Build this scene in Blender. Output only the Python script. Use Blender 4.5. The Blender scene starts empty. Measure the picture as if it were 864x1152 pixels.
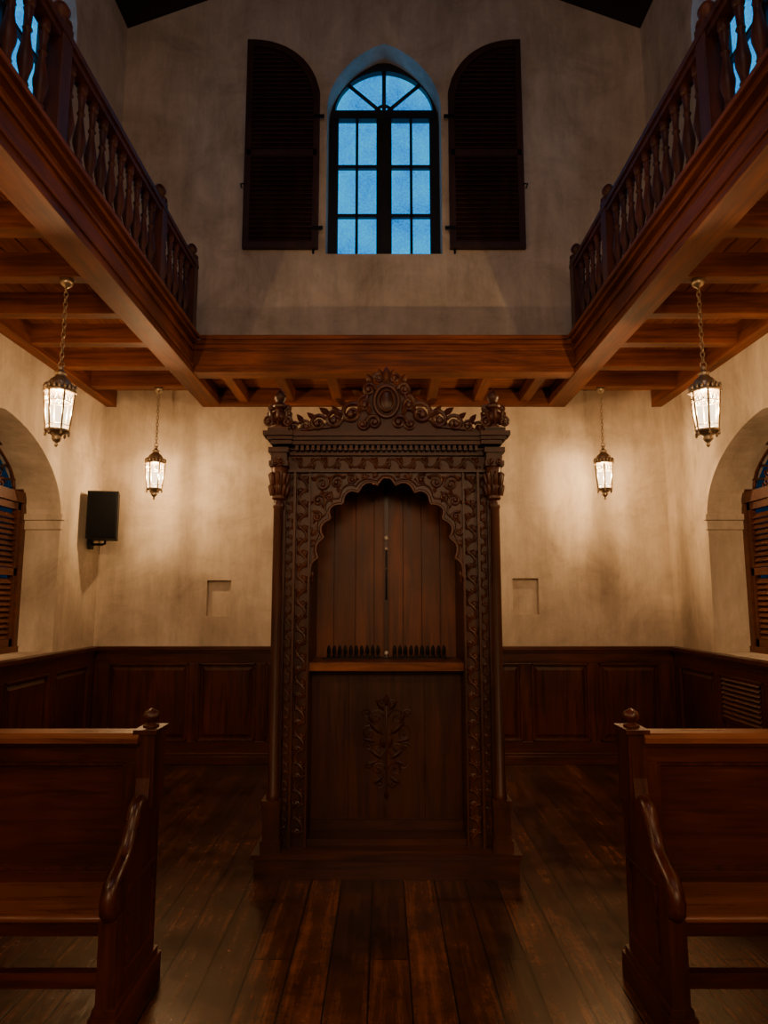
import bpy, bmesh, math, random
from mathutils import Matrix, Vector
random.seed(7)
pi=math.pi
D=bpy.data
scene=bpy.context.scene

# ------------------------------------------------------------------ materials
def newmat(name):
    m=D.materials.new(name); m.use_nodes=True
    nt=m.node_tree; nt.nodes.clear()
    out=nt.nodes.new('ShaderNodeOutputMaterial')
    return m,nt,out
def N(nt,t,**kw):
    n=nt.nodes.new(t)
    for k,v in kw.items():
        if k in n.inputs.keys(): n.inputs[k].default_value=v
        else: setattr(n,k,v)
    return n
def ramp(nt,fac,stops):
    r=nt.nodes.new('ShaderNodeValToRGB')
    el=r.color_ramp.elements
    while len(el)<len(stops): el.new(0.5)
    for e,(p,c) in zip(el,stops):
        e.position=p; e.color=(c[0],c[1],c[2],1)
    nt.links.new(fac,r.inputs[0]); return r
def mixc(nt,fac,a,b,mode='MIX'):
    m=nt.nodes.new('ShaderNodeMix'); m.data_type='RGBA'; m.blend_type=mode
    for s,v in ((0,fac),(6,a),(7,b)):
        if hasattr(v,'is_linked') or hasattr(v,'links'): nt.links.new(v,m.inputs[s])
        elif s==0: m.inputs[0].default_value=v
        else: m.inputs[s].default_value=(v[0],v[1],v[2],1)
    return m.outputs[2]
def wood(name,dark,light,axis='z',rough=0.4,freq=14,bump=0.15,spec=0.5):
    m,nt,out=newmat(name); L=nt.links.new
    tc=N(nt,'ShaderNodeTexCoord'); mp=N(nt,'ShaderNodeMapping')
    s=[freq,freq,freq]; s['xyz'.index(axis)]=freq*0.07
    mp.inputs['Scale'].default_value=s
    L(tc.outputs['Object'],mp.inputs['Vector'])
    n1=N(nt,'ShaderNodeTexNoise',Scale=1.6,Detail=8.0,Roughness=0.65,Distortion=0.6)
    L(mp.outputs[0],n1.inputs['Vector'])
    n2=N(nt,'ShaderNodeTexNoise',Scale=1.7,Detail=3.0)
    L(tc.outputs['Object'],n2.inputs['Vector'])
    r1=ramp(nt,n1.outputs[0],[(0.3,dark),(0.72,light)])
    r2=ramp(nt,n2.outputs[0],[(0.3,(0.5,0.47,0.45)),(0.7,(1.15,1.08,1.0))])
    col=mixc(nt,1.0,r1.outputs[0],r2.outputs[0],'MULTIPLY')
    b=N(nt,'ShaderNodeBsdfPrincipled'); L(col,b.inputs['Base Color'])
    rr=N(nt,'ShaderNodeMapRange'); rr.inputs[3].default_value=rough-0.1; rr.inputs[4].default_value=rough+0.15
    L(n1.outputs[0],rr.inputs[0]); L(rr.outputs[0],b.inputs['Roughness'])
    b.inputs['Specular IOR Level'].default_value=spec
    bp=N(nt,'ShaderNodeBump',Strength=bump,Distance=0.004); L(n1.outputs[0],bp.inputs['Height']); L(bp.outputs[0],b.inputs['Normal'])
    L(b.outputs[0],out.inputs[0]); return m
def plain(name,col,rough=0.5,metal=0.0,spec=0.5):
    m,nt,out=newmat(name); L=nt.links.new
    tc=N(nt,'ShaderNodeTexCoord')
    n=N(nt,'ShaderNodeTexNoise',Scale=25.0,Detail=4.0); L(tc.outputs['Object'],n.inputs['Vector'])
    r=ramp(nt,n.outputs[0],[(0.3,[c*0.75 for c in col]),(0.7,col)])
    b=N(nt,'ShaderNodeBsdfPrincipled',Roughness=rough,Metallic=metal); L(r.outputs[0],b.inputs['Base Color'])
    b.inputs['Specular IOR Level'].default_value=spec
    L(b.outputs[0],out.inputs[0]); return m
def plaster(name):
    m,nt,out=newmat(name); L=nt.links.new
    g=N(nt,'ShaderNodeNewGeometry')
    n1=N(nt,'ShaderNodeTexNoise',Scale=1.7,Detail=10.0,Roughness=0.70,Distortion=0.6); L(g.outputs['Position'],n1.inputs['Vector'])
    r1=ramp(nt,n1.outputs[0],[(0.3,(0.42,0.335,0.245)),(0.5,(0.61,0.505,0.38)),(0.7,(0.75,0.64,0.50))])
    mp=N(nt,'ShaderNodeMapping'); mp.inputs['Scale'].default_value=(5,5,0.9); L(g.outputs['Position'],mp.inputs['Vector'])
    n2=N(nt,'ShaderNodeTexNoise',Scale=1.0,Detail=6.0,Roughness=0.7); L(mp.outputs[0],n2.inputs['Vector'])
    r2=ramp(nt,n2.outputs[0],[(0.3,(0.76,0.74,0.71)),(0.62,(1.05,1.05,1.05))])
    col=mixc(nt,1.0,r1.outputs[0],r2.outputs[0],'MULTIPLY')
    n3=N(nt,'ShaderNodeTexNoise',Scale=5.0,Detail=10.0,Roughness=0.6); L(g.outputs['Position'],n3.inputs['Vector'])
    b=N(nt,'ShaderNodeBsdfPrincipled',Roughness=0.85); L(col,b.inputs['Base Color'])
    bp=N(nt,'ShaderNodeBump',Strength=0.45,Distance=0.02); L(n3.outputs[0],bp.inputs['Height']); L(bp.outputs[0],b.inputs['Normal'])
    L(b.outputs[0],out.inputs[0]); return m
def floormat():
    m,nt,out=newmat('floor_planks'); L=nt.links.new
    g=N(nt,'ShaderNodeNewGeometry')
    mp=N(nt,'ShaderNodeMapping'); mp.inputs['Rotation'].default_value=(0,0,pi/2); mp.inputs['Location'].default_value=(0.15,0.06,0); L(g.outputs['Position'],mp.inputs['Vector'])
    br=N(nt,'ShaderNodeTexBrick'); br.offset=0.37; br.offset_frequency=3
    for k,v in (('Scale',1.0),('Mortar Size',0.004),('Mortar Smooth',0.3),('Brick Width',2.1),('Row Height',0.165),('Bias',0.0)): br.inputs[k].default_value=v
    br.inputs['Color1'].default_value=(0.5,0.5,0.5,1); br.inputs['Color2'].default_value=(1.25,1.25,1.25,1); br.inputs['Mortar'].default_value=(0.06,0.06,0.06,1)
    L(mp.outputs[0],br.inputs['Vector'])
    mg=N(nt,'ShaderNodeMapping'); mg.inputs['Scale'].default_value=(16,0.9,1); L(g.outputs['Position'],mg.inputs['Vector'])
    n1=N(nt,'ShaderNodeTexNoise',Scale=1.5,Detail=9.0,Roughness=0.68,Distortion=0.5); L(mg.outputs[0],n1.inputs['Vector'])
    r1=ramp(nt,n1.outputs[0],[(0.25,(0.025,0.009,0.005)),(0.5,(0.078,0.027,0.012)),(0.75,(0.21,0.080,0.034))])
    n2=N(nt,'ShaderNodeTexNoise',Scale=2.6,Detail=9.0,Roughness=0.75); L(g.outputs['Position'],n2.inputs['Vector'])
    r2=ramp(nt,n2.outputs[0],[(0.38,(0.38,0.35,0.32)),(0.64,(1.5,1.33,1.15))])
    c=mixc(nt,1.0,r1.outputs[0],br.outputs[0],'MULTIPLY'); c=mixc(nt,1.0,c,r2.outputs[0],'MULTIPLY')
    b=N(nt,'ShaderNodeBsdfPrincipled'); L(c,b.inputs['Base Color'])
    rr=ramp(nt,n2.outputs[0],[(0.35,(0.10,)*3),(0.68,(0.30,)*3)]); L(rr.outputs[0],b.inputs['Roughness'])
    ad=N(nt,'ShaderNodeMath',operation='MULTIPLY_ADD'); L(br.outputs['Fac'],ad.inputs[0]); ad.inputs[1].default_value=-1.5; L(n1.outputs[0],ad.inputs[2])
    bp=N(nt,'ShaderNodeBump',Strength=0.28,Distance=0.004); L(ad.outputs[0],bp.inputs['Height']); L(bp.outputs[0],b.inputs['Normal'])
    L(b.outputs[0],out.inputs[0]); return m
def blueglass(name,s=1.0):
    m,nt,out=newmat(name); L=nt.links.new
    g=N(nt,'ShaderNodeNewGeometry')
    v=N(nt,'ShaderNodeTexVoronoi',Scale=45.0); L(g.outputs['Position'],v.inputs['Vector'])
    n=N(nt,'ShaderNodeTexNoise',Scale=3.0,Detail=5.0); L(g.outputs['Position'],n.inputs['Vector'])
    a=N(nt,'ShaderNodeMath',operation='MULTIPLY_ADD'); L(v.outputs['Distance'],a.inputs[0]); a.inputs[1].default_value=0.45; L(n.outputs[0],a.inputs[2])
    r=ramp(nt,a.outputs[0],[(0.4,(0.0,0.15,0.52)),(0.62,(0.0,0.30,0.88)),(0.95,(0.0,0.50,1.0))])
    e=N(nt,'ShaderNodeEmission',Strength=s); L(r.outputs[0],e.inputs[0])
    L(e.outputs[0],out.inputs[0]); return m
def lampglass():
    m,nt,out=newmat('frosted_lamp_glass'); L=nt.links.new
    tc=N(nt,'ShaderNodeTexCoord'); n=N(nt,'ShaderNodeTexNoise',Scale=30.0,Detail=3.0); L(tc.outputs['Object'],n.inputs['Vector'])
    r=ramp(nt,n.outputs[0],[(0.3,(1.0,0.58,0.26)),(0.6,(1.0,0.78,0.48))])
    e=N(nt,'ShaderNodeEmission',Strength=LAMP_E); L(r.outputs[0],e.inputs[0])
    t=N(nt,'ShaderNodeBsdfTransparent')
    mx=N(nt,'ShaderNodeMixShader'); mx.inputs[0].default_value=0.5; L(t.outputs[0],mx.inputs[1]); L(e.outputs[0],mx.inputs[2])
    L(mx.outputs[0],out.inputs[0]); return m
LAMP_E=5.0
M_pl=plaster('lime_plaster')
M_fl=floormat()
M_dk=wood('dark_mahogany_v',(0.028,0.0065,0.003),(0.125,0.028,0.0105),'z',0.30)
M_dkx=wood('dark_mahogany_x',(0.028,0.0065,0.003),(0.125,0.028,0.0105),'x',0.30)
M_dky=wood('dark_mahogany_y',(0.028,0.0065,0.003),(0.125,0.028,0.0105),'y',0.28)
M_cab=wood('carved_teak_v',(0.024,0.007,0.0035),(0.110,0.031,0.0115),'z',0.36)
M_cabx=wood('carved_teak_x',(0.024,0.007,0.0035),(0.110,0.031,0.0115),'x',0.36)
M_carve=wood('carving_teak',(0.042,0.012,0.005),(0.155,0.048,0.017),'z',0.36)
M_door=wood('plank_teak',(0.06,0.017,0.006),(0.32,0.098,0.027),'z',0.42,freq=10)
M_by=wood('gallery_wood_y',(0.08,0.020,0.0055),(0.32,0.094,0.023),'y',0.48,spec=0.25)
M_bx=wood('gallery_wood_x',(0.08,0.020,0.0055),(0.32,0.094,0.023),'x',0.48,spec=0.25)
M_board=wood('gallery_boards',(0.20,0.062,0.015),(0.56,0.205,0.05),'y',0.55,spec=0.25)
M_boardx=wood('gallery_boards_x',(0.20,0.062,0.015),(0.56,0.205,0.05),'x',0.55,spec=0.25)
M_bal=wood('baluster_wood',(0.035,0.010,0.005),(0.13,0.038,0.015),'z',0.45,spec=0.35)
M_shut=wood('shutter_wood',(0.03,0.010,0.007),(0.075,0.026,0.016),'z',0.5)
M_lv=wood('louvre_wood',(0.06,0.018,0.008),(0.17,0.052,0.02),'x',0.45)
M_frame=wood('window_frame_wood',(0.008,0.006,0.007),(0.02,0.014,0.013),'z',0.5)
M_roof=wood('roof_wood',(0.008,0.005,0.004),(0.02,0.012,0.009),'y',0.7)
M_glass=blueglass('blue_dusk_glass',1.1)
M_dim=blueglass('dim_dusk_glass',0.03)
M_lg=lampglass()
M_brass=plain('antique_brass',(0.50,0.40,0.27),0.36,0.85)
M_iron=plain('black_iron',(0.012,0.011,0.011),0.45,0.6)
M_blk=plain('black_plastic',(0.006,0.006,0.007),0.6,0.0,0.2)
M_grl=plain('speaker_grille',(0.006,0.006,0.007),0.9,0.0,0.1)
M_wht=plain('ivory_knob',(0.8,0.75,0.65),0.3)
M_seat=wood('seat_wood',(0.11,0.031,0.010),(0.36,0.125,0.04),'x',0.27)

# ------------------------------------------------------------------ builder
class B:
    def __init__(s,name,M=None):
        s.name=name; s.bm=bmesh.new(); s.mats=[]; s.M=M or Matrix.Identity(4)
    def mi(s,m):
        if m not in s.mats: s.mats.append(m)
        return s.mats.index(m)
    def add(s,vs,fs,mat,smooth=False):
        i=s.mi(mat); bv=[s.bm.verts.new(s.M@Vector(v)) for v in vs]
        for f in fs:
            try:
                fc=s.bm.faces.new([bv[k] for k in f]); fc.material_index=i; fc.smooth=smooth
            except ValueError: pass
    def box(s,x0,x1,y0,y1,z0,z1,mat):
        vs=[(x,y,z) for x in (x0,x1) for y in (y0,y1) for z in (z0,z1)]
        s.add(vs,[(0,1,3,2),(4,6,7,5),(0,4,5,1),(2,3,7,6),(0,2,6,4),(1,5,7,3)],mat)
    def prism(s,poly,axis,a0,a1,mat,smooth=False):
        n=len(poly)
        def mk(p,a): return {'x':(a,p[0],p[1]),'y':(p[0],a,p[1]),'z':(p[0],p[1],a)}[axis]
        vs=[mk(p,a0) for p in poly]+[mk(p,a1) for p in poly]
        fs=[tuple(range(n)),tuple(range(2*n-1,n-1,-1))]+[(i,(i+1)%n,n+(i+1)%n,n+i) for i in range(n)]
        s.add(vs,fs,mat,smooth)
    def ring(s,o,i_,axis,a0,a1,mat,closed=False):
        n=len(o)
        def mk(p,a): return {'x':(a,p[0],p[1]),'y':(p[0],a,p[1]),'z':(p[0],p[1],a)}[axis]
        vs=[mk(p,a0) for p in o]+[mk(p,a0) for p in i_]+[mk(p,a1) for p in o]+[mk(p,a1) for p in i_]
        fs=[]
        for k in range(n if closed else n-1):
            j=(k+1)%n
            fs+=[(k,j,n+j,n+k),(2*n+k,3*n+k,3*n+j,2*n+j),(k,2*n+k,2*n+j,j),(n+k,n+j,3*n+j,3*n+k)]
        if not closed: fs+=[(0,n,3*n,2*n),(n-1,3*n-1,4*n-1,2*n-1)]
        s.add(vs,fs,mat)
    def lathe(s,cx,cy,z0,prof,mat,segs=12,smooth=True,rot=0.0):
        vs=[];fs=[];n=len(prof)
        for (r,z) in prof:
            for k in range(segs):
                a=2*pi*k/segs+rot; vs.append((cx+r*math.cos(a),cy+r*math.sin(a),z0+z))
        for i in range(n-1):
            for k in range(segs):
                j=(k+1)%segs; fs.append((i*segs+k,i*segs+j,(i+1)*segs+j,(i+1)*segs+k))
        fs.append(tuple(range(segs-1,-1,-1))); fs.append(tuple((n-1)*segs+k for k in range(segs)))
        s.add(vs,fs,mat,smooth)
    def ball(s,c,r,mat,sc=(1,1,1),u=10,v=6):
        vs=[];fs=[]
        for i in range(1,v):
            t=pi*i/v
            for k in range(u):
                a=2*pi*k/u; vs.append((c[0]+r*sc[0]*math.sin(t)*math.cos(a),c[1]+r*sc[1]*math.sin(t)*math.sin(a),c[2]+r*sc[2]*math.cos(t)))
        for i in range(v-2):
            for k in range(u):
                j=(k+1)%u; fs.append((i*u+k,(i+1)*u+k,(i+1)*u+j,i*u+j))
        t=len(vs); vs+= [(c[0],c[1],c[2]+r*sc[2]),(c[0],c[1],c[2]-r*sc[2])]
        for k in range(u):
            j=(k+1)%u; fs.append((t,k,j)); fs.append((t+1,(v-2)*u+j,(v-2)*u+k))
        s.add(vs,fs,mat,True)
    def tube(s,pts,rad,mat,segs=6,closed=False,flat=1.0):
        pts=[Vector(p) for p in pts]; n=len(pts)
        if not isinstance(rad,(list,tuple)): rad=[rad]*n
        vs=[];fs=[]; prev=None
        for i,p in enumerate(pts):
            if closed: t=pts[(i+1)%n]-pts[i-1]
            else: t=pts[min(i+1,n-1)]-pts[max(i-1,0)]
            if t.length<1e-9: t=Vector((0,0,1))
            t.normalize()
            if prev is None:
                up=Vector((0,1,0)) if abs(t.y)<0.9 else Vector((1,0,0))
                a=t.cross(up).normalized()
            else:
                a=prev-t*prev.dot(t)
                a=a.normalized() if a.length>1e-6 else t.orthogonal().normalized()
            prev=a; b=t.cross(a)
            for k in range(segs):
                th=2*pi*k/segs; vs.append(p+a*(rad[i]*math.cos(th))+b*(rad[i]*flat*math.sin(th)))
        for i in range(n if closed else n-1):
            i2=(i+1)%n
            for k in range(segs):
                j=(k+1)%segs; fs.append((i*segs+k,i*segs+j,i2*segs+j,i2*segs+k))
        if not closed:
            fs.append(tuple(range(segs-1,-1,-1))); fs.append(tuple((n-1)*segs+k for k in range(segs)))
        s.add(vs,fs,mat,True)
    # ornament in XZ plane at depth y
    def scroll(s,cx,cz,y,R,turns,a0,d,r,mat,n=20):
        pts=[];rs=[]
        for i in range(n):
            t=i/(n-1); a=a0+d*2*pi*turns*t; q=R*(1-0.82*t)
            pts.append((cx+q*math.cos(a),y,cz+q*math.sin(a))); rs.append(r*(1-0.25*t))
        s.tube(pts,rs,mat,5)
        e=pts[-1]; s.ball(e,r*1.7,mat,u=6,v=4)
    def leaf(s,cx,cz,y,l,w,ang,mat):
        ca,sa=math.cos(ang),math.sin(ang)
        pr=[(0,0.15),(0.25,0.8),(0.5,1.0),(0.75,0.65),(1,0.05)]
        vs=[];fs=[]
        for t,q in pr:
            for sd,yy in ((-1,0),(0,-0.45*w),(1,0)):
                lx=t*l; lw=sd*q*w*0.5
                vs.append((cx+lx*ca-lw*sa,y+yy*q,cz+lx*sa+lw*ca))
        for i in range(4):
            for k in range(2): fs.append((i*3+k,i*3+k+1,(i+1)*3+k+1,(i+1)*3+k))
        s.add(vs,fs,mat,True)
    def vine(s,x0,z0,x1,z1,y,w,mat,pitch=None,r=0.006):
        L=math.hypot(x1-x0,z1-z0); pitch=pitch or w*0.95; n=max(1,round(L/pitch)); p=L/n
        ux,uz=(x1-x0)/L,(z1-z0)/L; vx,vz=-uz,ux
        A=w*0.33
        pts=[]
        for i in range(n*8+1):
            t=i/8.0; o=A*math.cos(pi*t)
            pts.append((x0+ux*p*t+vx*o,y,z0+uz*p*t+vz*o))
        s.tube(pts,r,mat,5)
        base=math.atan2(uz,ux)
        for i in range(n):
            sd=1 if i%2==0 else -1
            t=(i+0.5)
            cx=x0+ux*p*(t+0.1)-vx*sd*(-w*0.14); cz=z0+uz*p*(t+0.1)-vz*sd*(-w*0.14)
            s.scroll(cx,cz,y,w*0.27,1.35,base+(-sd)*pi*0.6,sd,r*0.85,mat,14)
            s.leaf(x0+ux*p*t-vx*sd*w*0.12,z0+uz*p*t-vz*sd*w*0.12,y,w*0.42,w*0.24,base-sd*1.0,mat)
            s.leaf(x0+ux*p*t+vx*sd*w*0.30,z0+uz*p*t+vz*sd*w*0.30,y,w*0.36,w*0.22,base+sd*0.5,mat)
            s.leaf(x0+ux*p*t+vx*sd*w*0.30,z0+uz*p*t+vz*sd*w*0.30,y,w*0.30,w*0.2,base+pi-sd*0.5,mat)
    def finish(s,bevel=0.0,parent=None,keep=False,loc=None):
        bmesh.ops.recalc_face_normals(s.bm,faces=s.bm.faces)
        vs=s.bm.verts
        if loc is None and not keep:
            xs=[v.co.x for v in vs]; ys=[v.co.y for v in vs]; zs=[v.co.z for v in vs]
            loc=Vector(((min(xs)+max(xs))/2,(min(ys)+max(ys))/2,min(zs)))
            for v in vs: v.co-=loc
        me=D.meshes.new(s.name); s.bm.to_mesh(me); s.bm.free()
        for m in s.mats: me.materials.append(m)
        o=D.objects.new(s.name,me); scene.collection.objects.link(o)
        if loc is not None: o.location=loc
        if bevel>0:
            md=o.modifiers.new('bevel','BEVEL'); md.width=bevel; md.segments=2; md.limit_method='ANGLE'; md.angle_limit=math.radians(40)
            md.harden_normals=False
        if parent: o.parent=parent
        return o
def T(x,y,z,rz=0.0): return Matrix.Translation((x,y,z))@Matrix.Rotation(rz,4,'Z')

# ------------------------------------------------------------------ dimensions
HW=2.76; YB=6.44; YF=-3.2; TH=0.42; ZS=7.60; ZR=ZS+0.40*HW
GZ=3.40; GT=3.73; GX=1.63; GY=5.46

def arch(a,z0,zs,b,point=0.0,n=28,cx=0.0):
    pts=[(cx+a,z0),(cx+a,(z0+zs)/2)]
    for i in range(n+1):
        t=pi*i/n; h=(1-point)*math.sin(t)+point*(1-abs(math.cos(t)))
        pts.append((cx+a*math.cos(t),zs+b*h))
    pts+=[(cx-a,(z0+zs)/2),(cx-a,z0)]
    return pts
def boolcut(o,cutters):
    for c in cutters:
        md=o.modifiers.new('b','BOOLEAN'); md.object=c; md.operation='DIFFERENCE'; md.solver='EXACT'
    bpy.context.view_layer.update()
    dg=bpy.context.evaluated_depsgraph_get()
    me=D.meshes.new_from_object(o.evaluated_get(dg))
    o.modifiers.clear(); o.data=me
    for c in cutters: D.objects.remove(c,do_unlink=True)

# ------------------------------------------------------------------ room shell
b=B('floor'); b.box(-HW-TH,HW+TH,YF-TH,YB+TH,-0.12,0,M_fl); b.finish(keep=True)
b=B('wall_back'); b.prism([(-HW-TH,0),(HW+TH,0),(HW+TH,ZS),(0,ZR+0.1),(-HW-TH,ZS)],'y',YB,YB+TH,M_pl); wb=b.finish(keep=True)
cs=[]
c=B('c'); c.prism(arch(0.60,5.02,6.66,0.76,0.25),'y',YB-0.1,YB+TH+0.1,M_pl); cs.append(c.finish(keep=True))
for x0,x1,z0,z1 in ((-1.70,-1.47,1.345,1.685),(1.235,1.485,1.36,1.705)):
    c=B('c'); c.box(x0,x1,YB-0.1,YB+0.06,z0,z1,M_pl); cs.append(c.finish(keep=True))
boolcut(wb,cs)
LWC=4.72; LWA=0.93
for sd,nm in ((-1,'wall_left'),(1,'wall_right')):
    xa,xb=sorted((sd*HW,sd*(HW+TH)))
    b=B(nm); b.box(xa,xb,YF-TH,YB+TH,0,ZS,M_pl); w=b.finish(keep=True)
    cs=[]
    for yc in (LWC,1.3):
        c=B('c'); c.prism(arch(LWA,1.07,2.2,0.68,0.15,cx=yc),'x',sd*(HW-0.1),sd*(HW+TH+0.1),M_pl); cs.append(c.finish(keep=True))
    for yc in (4.78,1.6):
        c=B('c'); c.prism(arch(0.60,5.02,6.55,0.72,0.25,cx=yc),'x',sd*(HW-0.1),sd*(HW+TH+0.1),M_pl); cs.append(c.finish(keep=True))
    boolcut(w,cs)
b=B('wall_front'); b.prism([(-HW-TH,0),(HW+TH,0),(HW+TH,ZS),(0,ZR+0.1),(-HW-TH,ZS)],'y',YF-TH,YF,M_pl); b.finish(keep=True)
b=B('ceiling')
ex=0.3
for sd in (-1,1):
    b.prism([(0,ZR),(sd*(HW+TH+ex),ZS-0.40*(TH+ex)),(sd*(HW+TH+ex),ZS-0.40*(TH+ex)+0.12),(0,ZR+0.12)],'y',YF-TH,YB+TH,M_roof)
    for k in range(0,9):
        y=YB-0.75-k*1.05
        b.prism([(0,ZR+0.01),(sd*HW,ZS+0.01),(sd*HW,ZS-0.12),(0,ZR-0.12)],'y',y-0.05,y+0.05,M_roof)
b.finish(keep=True)
for sd in (-1,1):
    b=B('trim_%d'%(10+(sd+1)//2))
    for yc in (LWC,1.3):
        for e in (-1,1):
            ye=yc+e*LWA
            ya,yb_=sorted((ye-e*0.035,ye+e*0.02)); xa,xb=sorted((sd*(HW-0.03),sd*(HW+0.31)))
            b.box(xa,xb,ya,yb_,2.17,2.225,M_pl)
            ya,yb_=sorted((ye-e*0.018,ye+e*0.02)); xa,xb=sorted((sd*(HW-0.015),sd*(HW+0.31)))
            b.box(xa,xb,ya,yb_,2.09,2.17,M_pl)
    b.finish(0.008)

# ------------------------------------------------------------------ arched upper windows
def upper_window(name,M):
    b=B(name,M)
    out=arch(0.63,4.98,6.80,0.60,0.05); inn=arch(0.535,5.07,6.80,0.505,0.05)
    b.ring(out,inn,'y',-0.03,0.05,M_frame)
    b.box(-0.63,0.63,-0.03,0.05,4.98,5.07,M_frame)
    b.box(-0.045,0.045,-0.035,0.04,5.05,6.80,M_frame)
    b.box(-0.56,0.56,-0.04,0.04,6.72,6.82,M_frame)
    for sd in (-1,1):
        for x in (0.06,0.52): b.box(sd*x-0.022,sd*x+0.022,-0.02,0.03,5.05,6.75,M_frame)
        b.box(sd*0.295-0.014,sd*0.295+0.014,-0.015,0.03,5.05,6.75,M_frame)
        for z in (5.60,6.17): b.box(min(sd*0.03,sd*0.55),max(sd*0.03,sd*0.55),-0.015,0.03,z-0.018,z+0.018,M_frame)
        b.box(min(sd*0.03,sd*0.55),max(sd*0.03,sd*0.55),-0.02,0.03,5.05,5.11,M_frame)
    for a in (42,90,138):
        a=math.radians(a); b.tube([(0.05*math.cos(a),0,6.80+0.05*math.sin(a)),(0.54*math.cos(a),0,6.80+0.54*math.sin(a))],0.022,M_frame,6)
    b.tube([(0.10*math.cos(pi*i/12),0,6.80+0.10*math.sin(pi*i/12)) for i in range(13)],0.018,M_frame,6)
    b.prism(arch(0.58,5.0,6.80,0.56,0.05),'y',0.035,0.045,M_glass)
    return b.finish()
upper_window('window_1',T(0,YB+0.27,0))
for sd,i in ((-1,2),(1,3)):
    upper_window('window_%d'%i,T(sd*(HW+0.27),4.78,0,-sd*pi/2))
for sd,i in ((-1,6),(1,7)):
    upper_window('window_%d'%i,T(sd*(HW+0.27),1.6,0,-sd*pi/2))

def shutter(sd):
    b=B('window_shutter')
    xi,xo=0.675,1.45; z0=5.06; zl=6.68; zt=7.42
    y1=YB-0.005; y0=YB-0.06
    def top(x,ins=0):
        t=(xo-x)/(xo-xi); return zl+(zt-zl)*math.sqrt(max(0,1-(t*0.985)**2.3))
    n=18
    o=[(xi,z0)]+[(xi+(xo-xi)*k/n,top(xi+(xo-xi)*k/n)) for k in range(n+1)]+[(xo,z0)]
    b.prism([(sd*p[0],p[1]) for p in o],'y',y1-0.015,y1,M_shut)
    fr=0.065
    inn=[(xi+fr,z0+fr)]+[(xi+fr+(xo-xi-2*fr)*k/n,top(xi+(xo-xi)*k/n)-fr*1.2) for k in range(n+1)]+[(xo-fr,z0+fr)]
    b.ring([(sd*p[0],p[1]) for p in o],[(sd*p[0],p[1]) for p in inn],'y',y0,y1,M_shut,closed=True)
    xa,xb=sorted((sd*xi,sd*xo)); 
    b.box(xa+0.02,xb-0.02,y0,y1,6.08,6.15,M_shut)
    z=z0+fr+0.02
    while z<zt-0.12:
        xl=xi+fr*0.7
        for k in range(n+1):
            x=xi+(xo-xi)*k/n
            if top(x)-fr*1.1>z+0.03: xl=max(x,xi+fr*0.7); break
        x0,x1=sorted((sd*xl,sd*(xo-fr*0.7)))
        b.prism([(y0+0.002,z-0.012),(y0+0.012,z-0.018),(y1-0.012,z+0.030),(y1-0.022,z+0.036)],'x',x0,x1,M_shut)
        z+=0.052
    for z in (5.25,6.5): 
        x0,x1=sorted((sd*(xi-0.05),sd*(xi+0.06))); b.box(x0,x1,y0-0.008,y0+0.004,z,z+0.04,M_iron)
    b.tube([(sd*(xo+0.03),YB,5.75),(sd*(xo+0.03),YB-0.07,5.75),(sd*(xo-0.02),YB-0.075,5.75)],0.008,M_iron)
    b.tube([(sd*(xi+0.05),YB-0.02,z0+0.01),(sd*(xi+0.05),YB-0.03,z0-0.05)],0.012,M_iron)
    b.finish(0.003)
shutter(-1); shutter(1)

# ------------------------------------------------------------------ lower louvred windows
def lower_window(name,M):
    b=B(name,M)
    A=LWA+0.02; zs=2.36; rise=0.56
    b.ring(arch(A,1.03,zs,rise,0.1),arch(A-0.08,1.12,zs,rise-0.08,0.1),'y',-0.05,0.04,M_lv)
    b.box(-A,A,-0.06,0.04,1.03,1.12,M_lv)
    b.box(-A+0.05,A-0.05,-0.06,0.04,zs-0.05,zs+0.04,M_lv)
    b.prism(arch(A-0.03,1.1,zs,rise-0.03,0.1),'y',0.045,0.055,M_dim)
    nl=4; w=(2*A-0.16)/nl
    for k in range(nl):
        x0=-A+0.08+k*w; x1=x0+w
        for xx in (x0,x1-0.045): b.box(xx,xx+0.045,-0.035,0.015,1.12,zs-0.05,M_lv)
        for z in (1.12,1.70,zs-0.11): b.box(x0,x1,-0.035,0.015,z,z+0.06,M_lv)
        z=1.20
        while z<zs-0.13:
            if not(1.68<z<1.76):
                b.prism([(-0.03,z-0.014),(-0.024,z-0.02),(0.012,z+0.02),(0.006,z+0.027)],'x',x0+0.03,x1-0.03,M_lv)
            z+=0.045
    for r in (0.22,0.40):
        b.tube([(2.0*r*math.cos(pi*i/24),0,zs+0.04+r*1.05*math.sin(pi*i/24)) for i in range(25)],0.013,M_lv)
    for i in range(1,12):
        a=pi*i/12
        b.tube([(0.1*math.cos(a),0,zs+0.04+0.05*math.sin(a)),((A-0.06)*math.cos(a),0,zs+0.02+(rise-0.06)*math.sin(a))],0.010,M_lv)
    for i in range(12):
        a=pi*(i+0.5)/12
        b.scroll(0.62*math.cos(a),zs+0.04+0.33*math.sin(a),0,0.055,1.3,a,1,0.009,M_lv,12)
    return b.finish()
i=4
for sd in (-1,1):
    for yc in (LWC,1.3):
        lower_window('window_%d'%(i if yc==LWC else i+4),T(sd*(HW+0.345),yc,0,-sd*pi/2))
    i+=1

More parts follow.
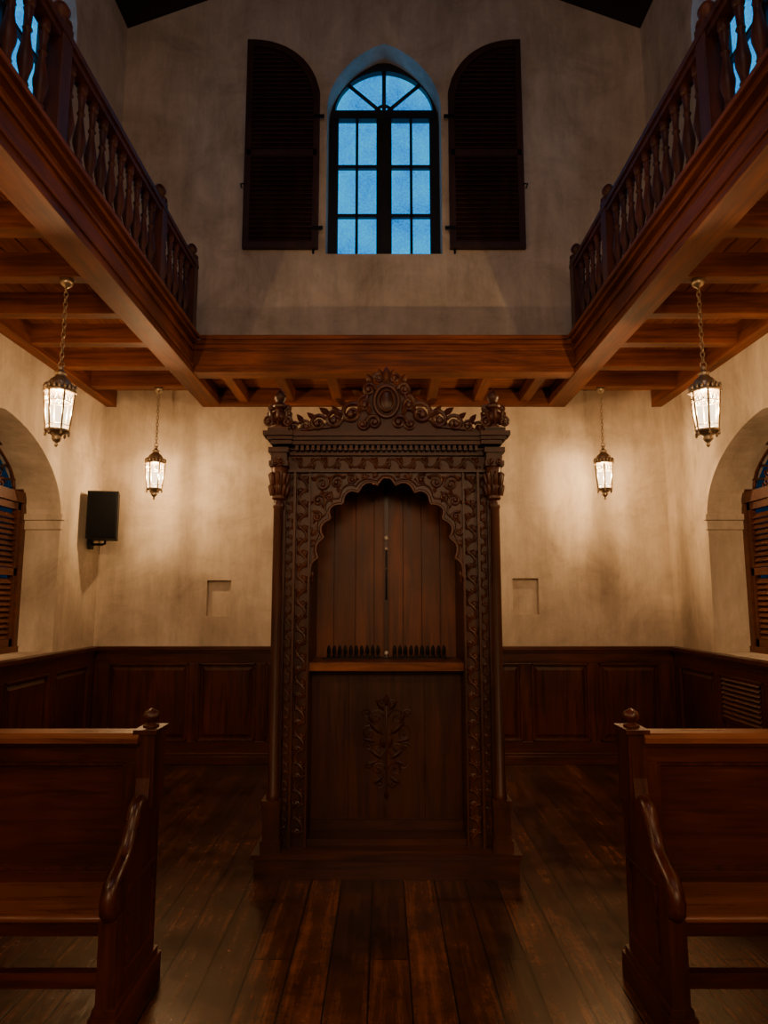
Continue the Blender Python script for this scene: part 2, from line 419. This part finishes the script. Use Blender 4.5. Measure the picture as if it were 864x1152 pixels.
# ------------------------------------------------------------------ wainscot
def wainscot(name,bname,M,L,panels,vent=None):
    b=B(name,M)
    b.box(0,L,-0.03,0,0.0,1.03,M_dk)
    b.box(0,L,-0.05,0,0.07,0.20,M_dkx); b.box(0,L,-0.05,0,0.91,1.03,M_dkx)
    b.box(0,L,-0.085,0,1.03,1.065,M_dkx); b.box(0,L,-0.065,0,1.005,1.03,M_dkx)
    prev=0
    for (x0,x1) in panels:
        b.box(prev,x0,-0.05,0,0.2,0.91,M_dk); prev=x1
        z0,z1=0.2,0.91
        for (a0,a1,c0,c1) in ((x0,x1,z0,z0+0.02),(x0,x1,z1-0.02,z1),(x0,x0+0.02,z0,z1),(x1-0.02,x1,z0,z1)):
            b.box(a0,a1,-0.058,0,c0,c1,M_dk)
        m=0.065
        o=[(x0+0.035,z0+0.035),(x1-0.035,z0+0.035),(x1-0.035,z1-0.035),(x0+0.035,z1-0.035)]
        q=[(x0+m,z0+m),(x1-m,z0+m),(x1-m,z1-m),(x0+m,z1-m)]
        vs=[(p[0],-0.03,p[1]) for p in o]+[(p[0],-0.046,p[1]) for p in q]
        b.add(vs,[(0,1,5,4),(1,2,6,5),(2,3,7,6),(3,0,4,7),(4,5,6,7)],M_dk)
    b.box(prev,L,-0.05,0,0.2,0.91,M_dk)
    if vent:
        x0,x1=vent
        z=0.58
        b.box(x0,x1,-0.055,-0.03,0.55,0.57,M_dk); b.box(x0,x1,-0.055,-0.03,0.88,0.90,M_dk)
        while z<0.88:
            b.prism([(-0.066,z),(-0.06,z-0.004),(-0.04,z+0.02),(-0.046,z+0.024)],'x',x0,x1,M_dkx); z+=0.036
    b.finish(0.003)
    b=B(bname,M); b.box(0,L,-0.075,0,0,0.075,M_dkx); b.box(0,L,-0.062,0,0.075,0.10,M_dkx); b.finish(0.004)
W=2*HW
def rng(a,bb,n,gap):
    w=(bb-a-gap*(n-1))/n; return [(a+k*(w+gap),a+k*(w+gap)+w) for k in range(n)]
pn=[(0.17,0.93),(1.02,1.56),(1.65,2.2),(2.29,3.23),(3.32,4.05),(4.14,4.68),(4.77,5.35)]
wainscot('trim_1','baseboard_back',T(-HW,YB,0),W,pn)
LL=YB-YF-0.09
pl=rng(0.1,LL-0.1,13,0.085)
wainscot('trim_2','baseboard_left',T(-HW,YF,0,pi/2),LL,pl)
plr=rng(0.1,LL-0.1,13,0.085)
wainscot('trim_3','baseboard_right',T(HW,YB-0.09,0,-pi/2),LL,plr,vent=(plr[1][0]+0.05,plr[1][1]-0.05))

# ------------------------------------------------------------------ galleries
JY=[5.90-0.52*k for k in range(17)]
for sd in (-1,1):
    b=B('side_balcony')
    xa,xb=sorted((sd*GX,sd*(GX+0.16)))
    b.box(xa,xb,YF,YB,GZ+0.02,GT-0.03,M_by)
    def strip(d0,d1,z0,z1,y0=YF,y1=GY-0.02):
        x0,x1=sorted((sd*(GX-d1),sd*(GX-d0))); b.box(x0,x1,y0,y1,z0,z1,M_by)
    strip(-0.17,0.015,GZ,GZ+0.05,YF,YB); strip(0,0.028,GZ+0.05,GZ+0.075); strip(0,0.02,GZ+0.20,GZ+0.225)
    strip(-0.1,0.045,GT-0.06,GT-0.03); strip(-0.16,0.07,GT-0.03,GT)
    x0,x1=sorted((sd*(HW-0.10),sd*HW)); b.box(x0,x1,YF,YB,GZ,GZ+0.18,M_by)
    x0,x1=sorted((sd*(GX+0.15),sd*(HW-0.09)))
    for y in JY: b.box(x0,x1,y-0.05,y+0.05,GZ+0.02,GZ+0.175,M_bx)
    x=x0-0.02
    while x<x1+0.05:
        xe=min(x+0.135,x1+0.08); b.box(x,xe,YF,YB,GZ+0.17,GZ+0.20,M_board); x+=0.14
    x0,x1=sorted((sd*(GX+0.02),sd*HW)); b.box(x0,x1,YF,YB,GT-0.04,GT-0.005,M_by)
    b.finish(0.005)
b=B('back_balcony')
b.box(-GX,GX,GY,GY+0.14,GZ+0.02,GT-0.03,M_bx)
b.box(-GX,GX,GY-0.02,GY+0.15,GZ+0.01,GZ+0.07,M_bx)
b.box(-GX+0.03,GX-0.03,GY-0.012,GY,GZ+0.205,GZ+0.225,M_bx)
b.box(-GX+0.03,GX-0.03,GY-0.03,GY+0.1,GT-0.07,GT-0.035,M_bx); b.box(-GX+0.07,GX-0.07,GY-0.05,GY+0.14,GT-0.035,GT,M_bx)
for k in range(7):
    xx=-1.38+k*0.46; b.box(xx-0.045,xx+0.045,GY+0.12,YB,GZ+0.03,GZ+0.175,M_by)
b.box(-GX,GX,YB-0.08,YB,GZ,GZ+0.16,M_bx)
y=GY+0.1
while y<YB-0.01:
    b.box(-GX,GX,y,min(y+0.135,YB),GZ+0.17,GZ+0.20,M_boardx); y+=0.14
b.box(-GX+0.07,GX-0.07,GY+0.14,YB,GT-0.04,GT-0.005,M_bx)
b.finish(0.005)

balprof=[(0.030,0),(0.030,0.05),(0.018,0.06),(0.024,0.075),(0.016,0.09),(0.022,0.12),(0.034,0.17),(0.036,0.20),(0.028,0.25),(0.018,0.31),(0.015,0.34),(0.024,0.355),(0.015,0.37),(0.019,0.43),(0.025,0.455),(0.018,0.47),(0.028,0.48),(0.028,0.53)]
for sd in (-1,1):
    b=B('balcony_balustrade')
    xc=sd*(GX+0.03)
    b.box(xc-0.045,xc+0.045,YF,GY,GT,GT+0.05,M_bal)
    posts=[5.41,4.58,3.06,1.54,0.02,-1.5,-3.1]
    for a,c in zip(posts[:-1],posts[1:]):
        n=round((a-c)/0.14)
        for k in range(1,n):
            b.lathe(xc,a-(a-c)*k/n,GT+0.05,balprof,M_bal,10)
    b.box(xc-0.04,xc+0.04,YF,GY,GT+0.575,GT+0.61,M_bal)
    b.prism([(xc-0.055,GT+0.61),(xc+0.055,GT+0.61),(xc+0.055,GT+0.645),(xc+0.03,GT+0.675),(xc-0.03,GT+0.675),(xc-0.055,GT+0.645)],'y',YF,GY,M_bal)
    for p in posts:
        b.box(xc-0.05,xc+0.05,p-0.05,p+0.05,GT,GT+0.69,M_bal)
        b.lathe(xc,p,GT+0.69,[(0.06,0),(0.06,0.015),(0.03,0.03),(0.025,0.04),(0.045,0.065),(0.048,0.085),(0.03,0.115),(0.012,0.13)],M_bal,12)
    b.finish(0.003)

# ------------------------------------------------------------------ hanging lanterns
def lantern_mesh():
    b=B('hanging_lantern')
    r0,r1=0.060,0.080; zb,zt=0.10,0.325
    P=lambda r,k,z,o=0:(r*math.cos(2*pi*(k+o)/6+0.26),r*math.sin(2*pi*(k+o)/6+0.26),z)
    b.lathe(0,0,0,[(0.004,0),(0.012,0.012),(0.006,0.022),(0.02,0.035),(0.03,0.05),(0.022,0.06),(0.05,0.085),(0.068,0.09),(0.07,0.102),(0.05,0.105)],M_brass,12)
    for k in range(6):
        b.tube([P(r0+0.002,k,zb),P((r0+r1)/2+0.004,k,(zb+zt)/2),P(r1+0.002,k,zt)],0.0065,M_brass,6)
        m=zt-0.055; rm=r0+(r1-r0)*0.78
        b.tube([P(rm,k,m),P(rm,k+1,m)],0.0035,M_brass,5)
        m=zb+0.03; rm=r0+(r1-r0)*0.13
        b.tube([P(rm,k,m),P(rm,k+1,m)],0.0035,M_brass,5)
        for t in range(3):
            p0=P(r1*0.985,k,zt-0.052); p1=P(r1*0.985,k+1,zt-0.052)
            f0,f1=t/3,(t+1)/3; fm=(f0+f1)/2
            L_=lambda f,z:(p0[0]+(p1[0]-p0[0])*f,p0[1]+(p1[1]-p0[1])*f,z)
            b.tube([L_(f0,zt-0.05),L_(fm,zt-0.012),L_(f1,zt-0.05)],0.0028,M_brass,5)
        b.ball(P(r0+0.004,k,zb-0.022),0.009,M_brass,(1,1,1.8),6,5)
        for o in (0,0.33,0.66):
            p=P(r1*(0.99 if o==0 else 0.93)+0.006,k,zt+0.03,o); b.ball(p,0.010,M_brass,(1,1,2.2),6,5)
        vs=[P(r0,k,zb),P(r0,k+1,zb),P(r1,k+1,zt),P(r1,k,zt)]
        b.add(vs,[(0,1,2,3)],M_lg)
    b.lathe(0,0,zt,[(r1,0),(r1+0.012,0.004),(r1+0.012,0.016),(r1-0.004,0.022),(0.068,0.03),(0.070,0.05),(0.056,0.078),(0.033,0.098),(0.026,0.115),(0.036,0.122),(0.018,0.132),(0.012,0.15),(0.018,0.16),(0.006,0.17)],M_brass,12)
    z=zt+0.175
    def loop(zc,h,w,rot,r=0.0034):
        pts=[]
        for i in range(12):
            a=2*pi*i/12; x=w*math.cos(a); pts.append((x*math.cos(rot),x*math.sin(rot),zc+h*math.sin(a)))
        b.tube(pts,r,M_brass,5,closed=True)
    loop(z,0.02,0.018,0,0.004); z+=0.032; k=1
    while z<0.985:
        loop(z,0.020,0.0115,(k%2)*pi/2); z+=0.0315; k+=1
    b.lathe(0,0,0.98,[(0.004,0),(0.012,0.004),(0.03,0.018),(0.038,0.03),(0.04,0.053)],M_brass,12)
    return b.finish(keep=True)
src=lantern_mesh()
LP=[(-1.92,3.82),(1.90,3.82),(-2.06,5.90),(1.98,5.90),(-1.9,1.22),(1.9,1.22),(-1.9,-1.38),(1.9,-1.38)]
LW=[100,100,76,76,78,78,60,60]
for i,(x,y) in enumerate(LP):
    o=src if i==0 else D.objects.new('hanging_lantern',src.data)
    if i: scene.collection.objects.link(o)
    o.location=(x,y,2.387)
    ld=D.lights.new('bulb','POINT'); ld.energy=LW[i]; ld.color=(1.0,0.61,0.285); ld.shadow_soft_size=0.016
    l=D.objects.new('bulb_light',ld); scene.collection.objects.link(l); l.parent=o; l.location=(0,0,0.22)

# ------------------------------------------------------------------ loudspeaker on the wall
b=B('loudspeaker',T(-2.58,6.12,2.045,math.radians(10)))
b.prism([(-0.135,-0.12),(0.135,-0.12),(0.10,0.11),(-0.10,0.11)],'z',0,0.44,M_blk)
b.box(-0.122,0.122,-0.132,-0.119,0.015,0.425,M_grl)
b.tube([(0,0.05,-0.0),(0,0.05,-0.03),(-0.03,0.08,-0.035),(-0.13,0.10,-0.035)],0.012,M_blk)
b.box(-0.155,-0.12,0.05,0.15,-0.08,0.03,M_blk)
b.finish(0.006)

# ------------------------------------------------------------------ carved cabinet
CX=0.015; Y0=3.89
b=B('carved_wooden_ark',T(CX,0,0))
b.box(-0.72,0.72,3.83,4.62,0,0.115,M_cabx); b.box(-0.735,0.735,3.815,4.63,0.105,0.13,M_cabx)
b.box(-0.465,0.465,3.96,4.3,0.13,0.165,M_cabx)
for sd in (-1,1):
    xa,xb=sorted((sd*0.45,sd*0.65)); b.box(xa,xb,Y0+0.06,4.58,0.13,2.40,M_cab)
b.box(-0.5,0.5,4.55,4.60,0.13,2.40,M_cab)
b.box(-0.65,0.65,Y0+0.04,4.6,2.27,2.42,M_cabx)
for sd in (-1,1):
    def bx(a0,a1,y0,y1,z0,z1,m=M_cab):
        x0,x1=sorted((sd*a0,sd*a1)); b.box(x0,x1,y0,y1,z0,z1,m)
    bx(0.585,0.695,Y0-0.045,Y0+0.12,0.13,0.19); bx(0.592,0.685,Y0-0.035,Y0+0.11,0.19,0.37); bx(0.588,0.692,Y0-0.042,Y0+0.11,0.36,0.40)
    bx(0.605,0.665,Y0+0.0,Y0+0.1,0.40,2.10)
    b.lathe(sd*0.635,Y0-0.002,0.40,[(0.036,0),(0.036,0.03),(0.028,0.045),(0.028,0.9),(0.026,1.62),(0.034,1.64),(0.034,1.66),(0.027,1.67),(0.027,1.70)],M_cab,14)
    b.lathe(sd*0.635,Y0-0.005,2.08,[(0.028,0),(0.04,0.01),(0.04,0.03),(0.03,0.04),(0.034,0.08),(0.042,0.14),(0.050,0.19),(0.044,0.20)],M_carve,14)
    for k in range(5):
        a=pi*(k+0.0)/4+pi
        for zz,l in ((2.11,0.06),(2.17,0.07)):
            cx=sd*0.635+0.04*math.cos(a); cy=Y0-0.005+0.04*math.sin(a)
            b.tube([(cx*1.0,cy,zz),(cx+0.008*math.cos(a),cy+0.008*math.sin(a),zz+l*0.6),(cx+0.018*math.cos(a),cy+0.018*math.sin(a),zz+l),(cx+0.022*math.cos(a),cy+0.022*math.sin(a),zz+l*0.8)],[0.012,0.014,0.010,0.006],M_carve,6)
    bx(0.58,0.69,Y0-0.055,Y0+0.1,2.28,2.31); bx(0.575,0.695,Y0-0.06,Y0+0.1,2.36,2.39); bx(0.587,0.68,Y0-0.045,Y0+0.1,2.31,2.36)
    b.scroll(sd*0.615,2.30,Y0-0.065,0.022,1.2,pi/2,1,0.006,M_carve,12); b.scroll(sd*0.655,2.30,Y0-0.065,0.022,1.2,pi/2,-1,0.006,M_carve,12)
    bx(0.597,0.605,Y0+0.02,Y0+0.09,0.13,2.27); bx(0.538,0.552,Y0+0.025,Y0+0.09,0.13,2.27); bx(0.452,0.462,Y0+0.03,Y0+0.09,0.13,2.27)
    b.vine(sd*0.575,0.20,sd*0.575,2.24,Y0+0.055,0.042,M_carve,0.05,0.0045)
    b.vine(sd*0.50,0.16,sd*0.50,2.25,Y0+0.052,0.074,M_carve,0.075,0.0075)
b.box(-0.60,0.60,Y0+0.02,Y0+0.09,2.255,2.27,M_cabx); b.box(-0.60,0.60,Y0+0.01,Y0+0.09,2.355,2.375,M_cabx)
b.vine(-0.565,2.312,0.565,2.312,Y0+0.035,0.075,M_carve,0.075,0.0065)
for (h,z0,z1,pj) in ((0.60,2.39,2.405,-0.02),(0.67,2.405,2.428,0.06),(0.69,2.428,2.448,0.08),(0.71,2.448,2.474,0.10)):
    b.box(-h,h,Y0-pj,4.62,z0,z1,M_cabx)
    if pj>0:
        for sd in (-1,1):
            x0,x1=sorted((sd*(0.565-pj*0.2),sd*(h+0.008))); b.box(x0,x1,Y0-pj-0.02,Y0,z0,z1,M_cabx)
for k in range(34):
    x=-0.53+k*0.0321; b.box(x-0.009,x+0.009,Y0-0.04,Y0+0.02,2.375,2.404,M_cabx)
key=[(0.452,1.63),(0.448,1.67),(0.405,1.79),(0.375,1.92),(0.325,2.03),(0.21,2.135),(0.10,2.185),(0,2.215)]
def interp(key,n):
    ds=[0]
    for a,c in zip(key[:-1],key[1:]): ds.append(ds[-1]+math.dist(a,c))
    out=[]
    for i in range(n+1):
        t=ds[-1]*i/n
        for k in range(len(ds)-1):
            if t<=ds[k+1]+1e-9:
                f=(t-ds[k])/(ds[k+1]-ds[k]); a,c=key[k],key[k+1]; out.append((a[0]+(c[0]-a[0])*f,a[1]+(c[1]-a[1])*f)); break
    return out
half=interp(key,64)
lob=[]
for i,p in enumerate(half):
    t=i/64; q=half[min(i+1,64)]; p0=half[max(i-1,0)]
    tx,tz=q[0]-p0[0],q[1]-p0[1]; l=math.hypot(tx,tz); nx,nz=tz/l,-tx/l
    env=min(1,t*6)
    o=(abs(math.sin(pi*t*6.5))**0.7-0.55)*0.038*env
    x=p[0]+nx*o; z=p[1]+nz*o
    lob.append((max(0,min(0.452,x)),z))
lob[-1]=(0,2.225)
full=lob+[(-x,z) for x,z in reversed(lob[:-1])]
def outer(p):
    x,z=p; cx,cz=0,1.62
    dx,dz=x-cx,z-cz
    if abs(dx)<1e-6: return (0,2.26)
    s1=0.457/abs(dx); s2=(2.26-cz)/dz if dz>1e-6 else 1e9
    s_=min(s1,s2); return (cx+dx*s_,cz+max(0,dz)*s_)
b.ring([outer(p) for p in full],full,'y',Y0+0.05,Y0+0.085,M_cab)
b.tube([(p[0],Y0+0.045,p[1]) for p in full],0.010,M_carve,6)
b2=[]
for p in full[4:-4]:
    o=outer(p); f=min(0.35,0.04/max(0.02,math.dist(o,p))) ; b2.append((p[0]+(o[0]-p[0])*f,Y0+0.045,p[1]+(o[1]-p[1])*f))
b.tube(b2,0.006,M_carve,5)
for sd in (-1,1):
    for (x,z,R,a,d,tn) in ((0.385,2.19,0.052,0.5,1,1.6),(0.295,2.20,0.045,2.5,-1,1.5),(0.405,2.085,0.042,4.0,-1,1.5),(0.415,1.99,0.032,1,1,1.4),(0.43,1.90,0.022,1,-1,1.3),(0.435,1.83,0.018,1,1,1.3),(0.21,2.215,0.032,1,1,1.4),(0.13,2.235,0.02,1,-1,1.3),(0.345,2.11,0.028,0,1,1.3),(0.07,2.24,0.015,1,1,1.2)):
        if sd<0: a=pi-a; d=-d
        b.scroll(sd*x,z,Y0+0.042,R,tn,a,d,0.0085,M_carve,18)
        for kk in range(3): 
            an=a+2.1*kk; b.leaf(sd*x+R*0.7*math.cos(an),z+R*0.7*math.sin(an),Y0+0.046,R*0.8,R*0.5,an,M_carve)
    b.lathe(sd*0.44,Y0+0.06,1.59,[(0.003,0),(0.012,0.02),(0.006,0.03),(0.014,0.05),(0.014,0.07),(0.008,0.08)],M_carve,8)
b.box(-0.455,0.455,4.40,4.42,1.10,2.3,M_door)
edges=[-0.455,-0.34,-0.20,-0.08,-0.012,0.012,0.11,0.23,0.35,0.455]
for a,c in zip(edges[:-1],edges[1:]):
    if c-a<0.03: continue
    b.box(a+0.003,c-0.003,4.375+random.uniform(0,0.008),4.40,1.12,2.3,M_door)
b.box(-0.014,0.014,4.355,4.40,1.12,2.3,M_cab)
b.tube([(0,4.35,1.50),(0,4.35,1.82)],0.006,M_iron); 
b.ball((0,4.34,1.90),0.016,M_wht); b.ball((0,4.345,1.83),0.010,M_wht); b.ball((0,4.345,1.70),0.008,M_brass)
b.ball((0,4.31,1.165),0.014,M_wht); b.lathe(0,4.31,1.13,[(0.02,0),(0.015,0.01),(0.008,0.02)],M_brass,10)
b.box(-0.455,0.455,3.99,4.42,1.10,1.135,M_door); b.box(-0.455,0.455,3.975,3.995,1.088,1.128,M_seat)
for k in range(22):
    x=-0.36+k*0.72/21
    if abs(x)<0.03: continue
    b.lathe(x,4.25,1.135,[(0.012,0),(0.012,0.015),(0.007,0.025),(0.012,0.04),(0.012,0.062),(0.004,0.082)],M_iron,8)
b.box(-0.40,0.40,4.235,4.265,1.135,1.142,M_iron)
b.box(-0.455,0.455,4.14,4.16,0.13,1.10,M_cab)
for k in range(4):
    b.box(-0.452+k*0.227,-0.452+(k+1)*0.227-0.004,4.132,4.145,0.17,1.08,M_cab)
b.box(-0.455,0.455,4.11,4.15,0.165,0.22,M_cabx)
yy=4.131
b.tube([(0,yy,0.36),(0,yy,0.88)],0.0055,M_cab,6)
for sd in (-1,1):
    for (x,z,R,a,d) in ((0.06,0.80,0.05,pi,-1),(0.10,0.71,0.045,pi/2,-1),(0.055,0.62,0.05,pi,1),(0.05,0.50,0.042,pi,-1),(0.04,0.42,0.03,pi,1),(0.12,0.82,0.03,0,1),(0.03,0.88,0.025,0,1),(0.11,0.63,0.03,0,1),(0.10,0.53,0.028,0,-1)):
        if sd<0: a=pi-a; d=-d
        b.scroll(sd*x,z,yy,R,1.3,a,d,0.0048,M_cab,16)
    for (x,z,l,w,a) in ((0.02,0.70,0.12,0.04,0.7),(0.02,0.56,0.10,0.036,0.6),(0.015,0.84,0.08,0.032,0.9),(0.02,0.46,0.08,0.032,-0.6),(0.08,0.76,0.08,0.03,1.2),(0.06,0.66,0.09,0.032,0.2),(0.05,0.55,0.08,0.03,-0.3),(0.015,0.62,0.07,0.028,1.3)):
        b.leaf(sd*x,z,yy,l,w,a if sd>0 else pi-a,M_cab)
b.leaf(0,0.86,yy,0.08,0.04,pi/2,M_cab); b.leaf(0,0.38,yy,0.06,0.03,-pi/2,M_cab)
# crest
yc=Y0-0.02
sil=[(0.585,2.475),(0.565,2.51),(0.52,2.535),(0.47,2.525),(0.42,2.545),(0.36,2.565),(0.32,2.555),(0.27,2.59),(0.225,2.63),(0.175,2.635),(0.14,2.665),(0.115,2.72),(0.12,2.77),(0.09,2.81),(0.06,2.83),(0.035,2.865),(0,2.88)]
poly=sil+[(-x,z) for x,z in reversed(sil[:-1])]
small=[(x*0.96,2.475+(z-2.475)*0.84) for x,z in poly]
b.prism(small,'y',yc,yc+0.035,M_cab)
b.tube([(0.072*math.cos(2*pi*i/24),yc-0.012,2.675+0.095*math.sin(2*pi*i/24)) for i in range(24)],0.013,M_carve,6,closed=True)
b.ball((0,yc-0.005,2.675),0.055,M_cab,(0.9,0.4,1.35),12,8)
b.tube([(0.045*math.cos(2*pi*i/20),yc-0.022,2.675+0.062*math.sin(2*pi*i/20)) for i in range(20)],0.006,M_carve,5,closed=True)
b.leaf(0,2.78,yc-0.012,0.11,0.06,pi/2,M_carve); b.ball((0,yc,2.875),0.013,M_carve)
for sd in (-1,1):
    for (x,z,R,a,d,r) in ((0.105,2.745,0.042,pi,-1,0.012),(0.05,2.815,0.03,0,1,0.010),(0.13,2.66,0.048,pi/2,-1,0.013),(0.205,2.60,0.068,2.4,-1,0.016),(0.075,2.545,0.045,0,1,0.012),(0.14,2.535,0.035,pi,1,0.010),(0.305,2.56,0.060,2.6,-1,0.015),(0.405,2.54,0.052,2.6,-1,0.013),(0.485,2.52,0.038,0.5,1,0.011),(0.55,2.515,0.034,2.6,-1,0.010)):
        if sd<0: a=pi-a; d=-d
        b.scroll(sd*x,z,yc-0.012,R,1.45,a,d,r,M_carve,20)
    for (x,z,l,w,a) in ((0.085,2.78,0.07,0.04,1.1),(0.15,2.70,0.07,0.04,0.7),(0.235,2.65,0.08,0.04,0.5),(0.265,2.57,0.10,0.045,0.9),(0.335,2.59,0.08,0.04,0.6),(0.42,2.56,0.07,0.035,0.7),(0.49,2.54,0.07,0.035,0.9),(0.17,2.60,0.08,0.04,2.0),(0.1,2.59,0.07,0.04,1.4),(0.03,2.82,0.06,0.03,1.3)):
        b.leaf(sd*x,z,yc-0.015,l,w,a if sd>0 else pi-a,M_carve)
    b.tube([(sd*x,yc-0.01,z) for x,z in ((0.575,2.49),(0.5,2.50),(0.42,2.51),(0.33,2.52),(0.26,2.56),(0.18,2.61),(0.13,2.65),(0.11,2.72))],0.009,M_carve,6)
    X=sd*0.632; ZZ=2.474
    b.box(X-0.06,X+0.06,Y0-0.11,Y0+0.01,ZZ,ZZ+0.022,M_cabx)
    b.lathe(X,Y0-0.05,ZZ+0.022,[(0.052,0),(0.052,0.012),(0.03,0.02),(0.03,0.03),(0.045,0.045),(0.056,0.07),(0.05,0.095),(0.032,0.11),(0.028,0.12),(0.044,0.13),(0.046,0.142),(0.03,0.155),(0.022,0.165),(0.034,0.185),(0.036,0.20),(0.024,0.225),(0.008,0.24),(0.003,0.25)],M_carve,16)
    for k in range(8):
        a=2*pi*k/8
        b.tube([(X+rr*math.cos(a),Y0-0.05+rr*math.sin(a),ZZ+0.022+zz) for rr,zz in ((0.032,0.03),(0.052,0.048),(0.064,0.075),(0.068,0.10),(0.06,0.108))],[0.008,0.011,0.011,0.009,0.006],M_carve,5)
    for e in (-1,1):
        b.scroll(X+e*0.052,ZZ+0.055,Y0-0.105,0.032,1.3,pi/2,-e,0.009,M_carve,14)
        b.scroll(X+e*0.045,ZZ+0.15,Y0-0.055,0.024,1.3,-pi/2,e,0.008,M_carve,14)
b.finish(0.0025)

# ------------------------------------------------------------------ pews
def pew(x_end,sd,length):
    M=Matrix.Translation((x_end,0,0))@Matrix.Diagonal((-sd,1,1,1))
    b=B('wooden_pew',M)
    H=0.965; F=2.46; R=2.88
    prof=[(F+0.02,0.0),(R,0.0),(R,H),(2.755,H),(2.75,0.80),(2.735,0.72),(2.69,0.705),(2.665,0.67),(2.635,0.61),(2.59,0.56),(2.53,0.525),(2.485,0.495),(2.468,0.45),(2.475,0.40),(2.51,0.33),(2.515,0.22),(2.50,0.14)]
    for xe in (0.0,length-0.055):
        b.prism(prof,'x',xe,xe+0.055,M_dk)
        b.box(xe-0.022,xe+0.077,F-0.01,R+0.03,0,0.095,M_dky); b.box(xe-0.012,xe+0.067,F+0.0,R+0.018,0.095,0.12,M_dky)
        sgn=-1 if xe==0 else 1; xf=xe if xe==0 else xe+0.055
        x0,x1=sorted((xf,xf+sgn*0.010))
        for (ya,yb_,za,zb) in ((2.56,2.83,0.18,0.195),(2.56,2.83,0.465,0.48),(2.56,2.575,0.195,0.465),(2.815,2.83,0.195,0.465)): b.box(x0,x1,ya,yb_,za,zb,M_dky)
        b.box(xe-0.010,xe+0.065,2.755,R+0.008,0.69,H+0.002,M_dk)
        b.box(xe-0.020,xe+0.075,2.745,R+0.018,H+0.002,H+0.02,M_dk)
        b.lathe(xe+0.028,2.82,H+0.02,[(0.032,0),(0.032,0.008),(0.016,0.016),(0.018,0.022),(0.032,0.034),(0.034,0.046),(0.027,0.06),(0.01,0.07),(0.004,0.073)],M_dk,16)
        pts=[(2.745,0.70),(2.725,0.722),(2.695,0.722),(2.667,0.695),(2.645,0.64),(2.61,0.585),(2.56,0.55),(2.505,0.525),(2.468,0.495),(2.455,0.455),(2.463,0.425),(2.485,0.415),(2.497,0.432)]
        sm=[]
        for i in range(len(pts)-1):
            for t in (0,0.34,0.67): sm.append((pts[i][0]+(pts[i+1][0]-pts[i][0])*t,pts[i][1]+(pts[i+1][1]-pts[i][1])*t))
        sm.append(pts[-1])
        for _ in range(2):
            sm=[sm[0]]+[((sm[i-1][0]+2*sm[i][0]+sm[i+1][0])/4,(sm[i-1][1]+2*sm[i][1]+sm[i+1][1])/4) for i in range(1,len(sm)-1)]+[sm[-1]]
        b.tube([(xe+0.0275,p[0],p[1]) for p in sm],0.030,M_dky,10)
        b.box(xe-0.004,xe+0.059,F+0.005,F+0.07,0.10,0.40,M_dk)
    L=length
    b.box(0.04,L-0.04,2.785,2.805,0.28,H-0.045,M_dkx)
    b.box(0.04,L-0.04,2.76,2.83,0.86,H-0.045,M_dkx); b.box(0.04,L-0.04,2.76,2.83,0.39,0.45,M_dkx)
    n=2; xs=[0.05+(L-0.1)*k/n for k in range(n+1)]
    for x in xs: b.box(max(0.04,x-0.05),min(L-0.04,x+0.05),2.76,2.83,0.45,0.86,M_dk)
    for a,c in zip(xs[:-1],xs[1:]):
        for (p,q,z0,z1) in ((a+0.05,c-0.05,0.845,0.86),(a+0.05,c-0.05,0.45,0.465),(a+0.05,a+0.065,0.465,0.845),(c-0.065,c-0.05,0.465,0.845)): b.box(p,q,2.767,2.79,z0,z1,M_dk)
    b.prism([(2.735,H-0.03),(2.735,H-0.01),(2.75,H+0.008),(2.845,H+0.008),(2.86,H-0.01),(2.86,H-0.03)],'x',0.05,L-0.05,M_seat)
    b.box(0.05,L-0.05,2.75,2.845,H-0.045,H-0.03,M_dkx)
    b.box(0.05,L-0.05,2.49,2.78,0.383,0.41,M_seat)
    b.tube([(0.05,2.49,0.3965),(L-0.05,2.49,0.3965)],0.0135,M_seat,10)
    b.box(0.05,L-0.05,2.51,2.53,0.33,0.383,M_dkx)
    b.box(0.05,L-0.05,2.74,2.758,0.24,0.383,M_dkx)
    b.box(0.05,L-0.05,2.50,2.54,0.165,0.215,M_dkx)
    b.finish(0.003)
pew(-0.925,1,1.70)
pew(0.985,-1,1.64)

# ------------------------------------------------------------------ added fill lights, out of view
def area(name,loc,rot,e,col,sx,sy):
    ld=D.lights.new(name,'AREA'); ld.shape='RECTANGLE'; ld.size=sx; ld.size_y=sy; ld.energy=e; ld.color=col
    o=D.objects.new(name,ld); scene.collection.objects.link(o); o.location=loc; o.rotation_euler=rot; return o
area('upper_fill_light',(0,0.0,6.2),(math.radians(76),0,0),16,(1.0,0.77,0.80),0.8,0.8)  # added light without a fitting, lifts the upper wall
area('front_fill_light',(0,-2.2,2.9),(math.radians(68),0,0),48,(1.0,0.58,0.32),1.6,0.8)  # added warm fill from behind the camera for ark and pews

w=D.worlds.new('dusk_world'); scene.world=w; w.use_nodes=True
bg=w.node_tree.nodes['Background']; bg.inputs[0].default_value=(0.02,0.07,0.2,1); bg.inputs[1].default_value=0.5

# ------------------------------------------------------------------ camera
cd=D.cameras.new('camera'); cam=D.objects.new('camera',cd); scene.collection.objects.link(cam)
cam.location=(0,0,1.5); cam.rotation_euler=(math.radians(97.5),0,0)
cd.sensor_fit='VERTICAL'; cd.sensor_height=36; cd.lens=750/1152*36; cd.clip_start=0.05
scene.camera=cam
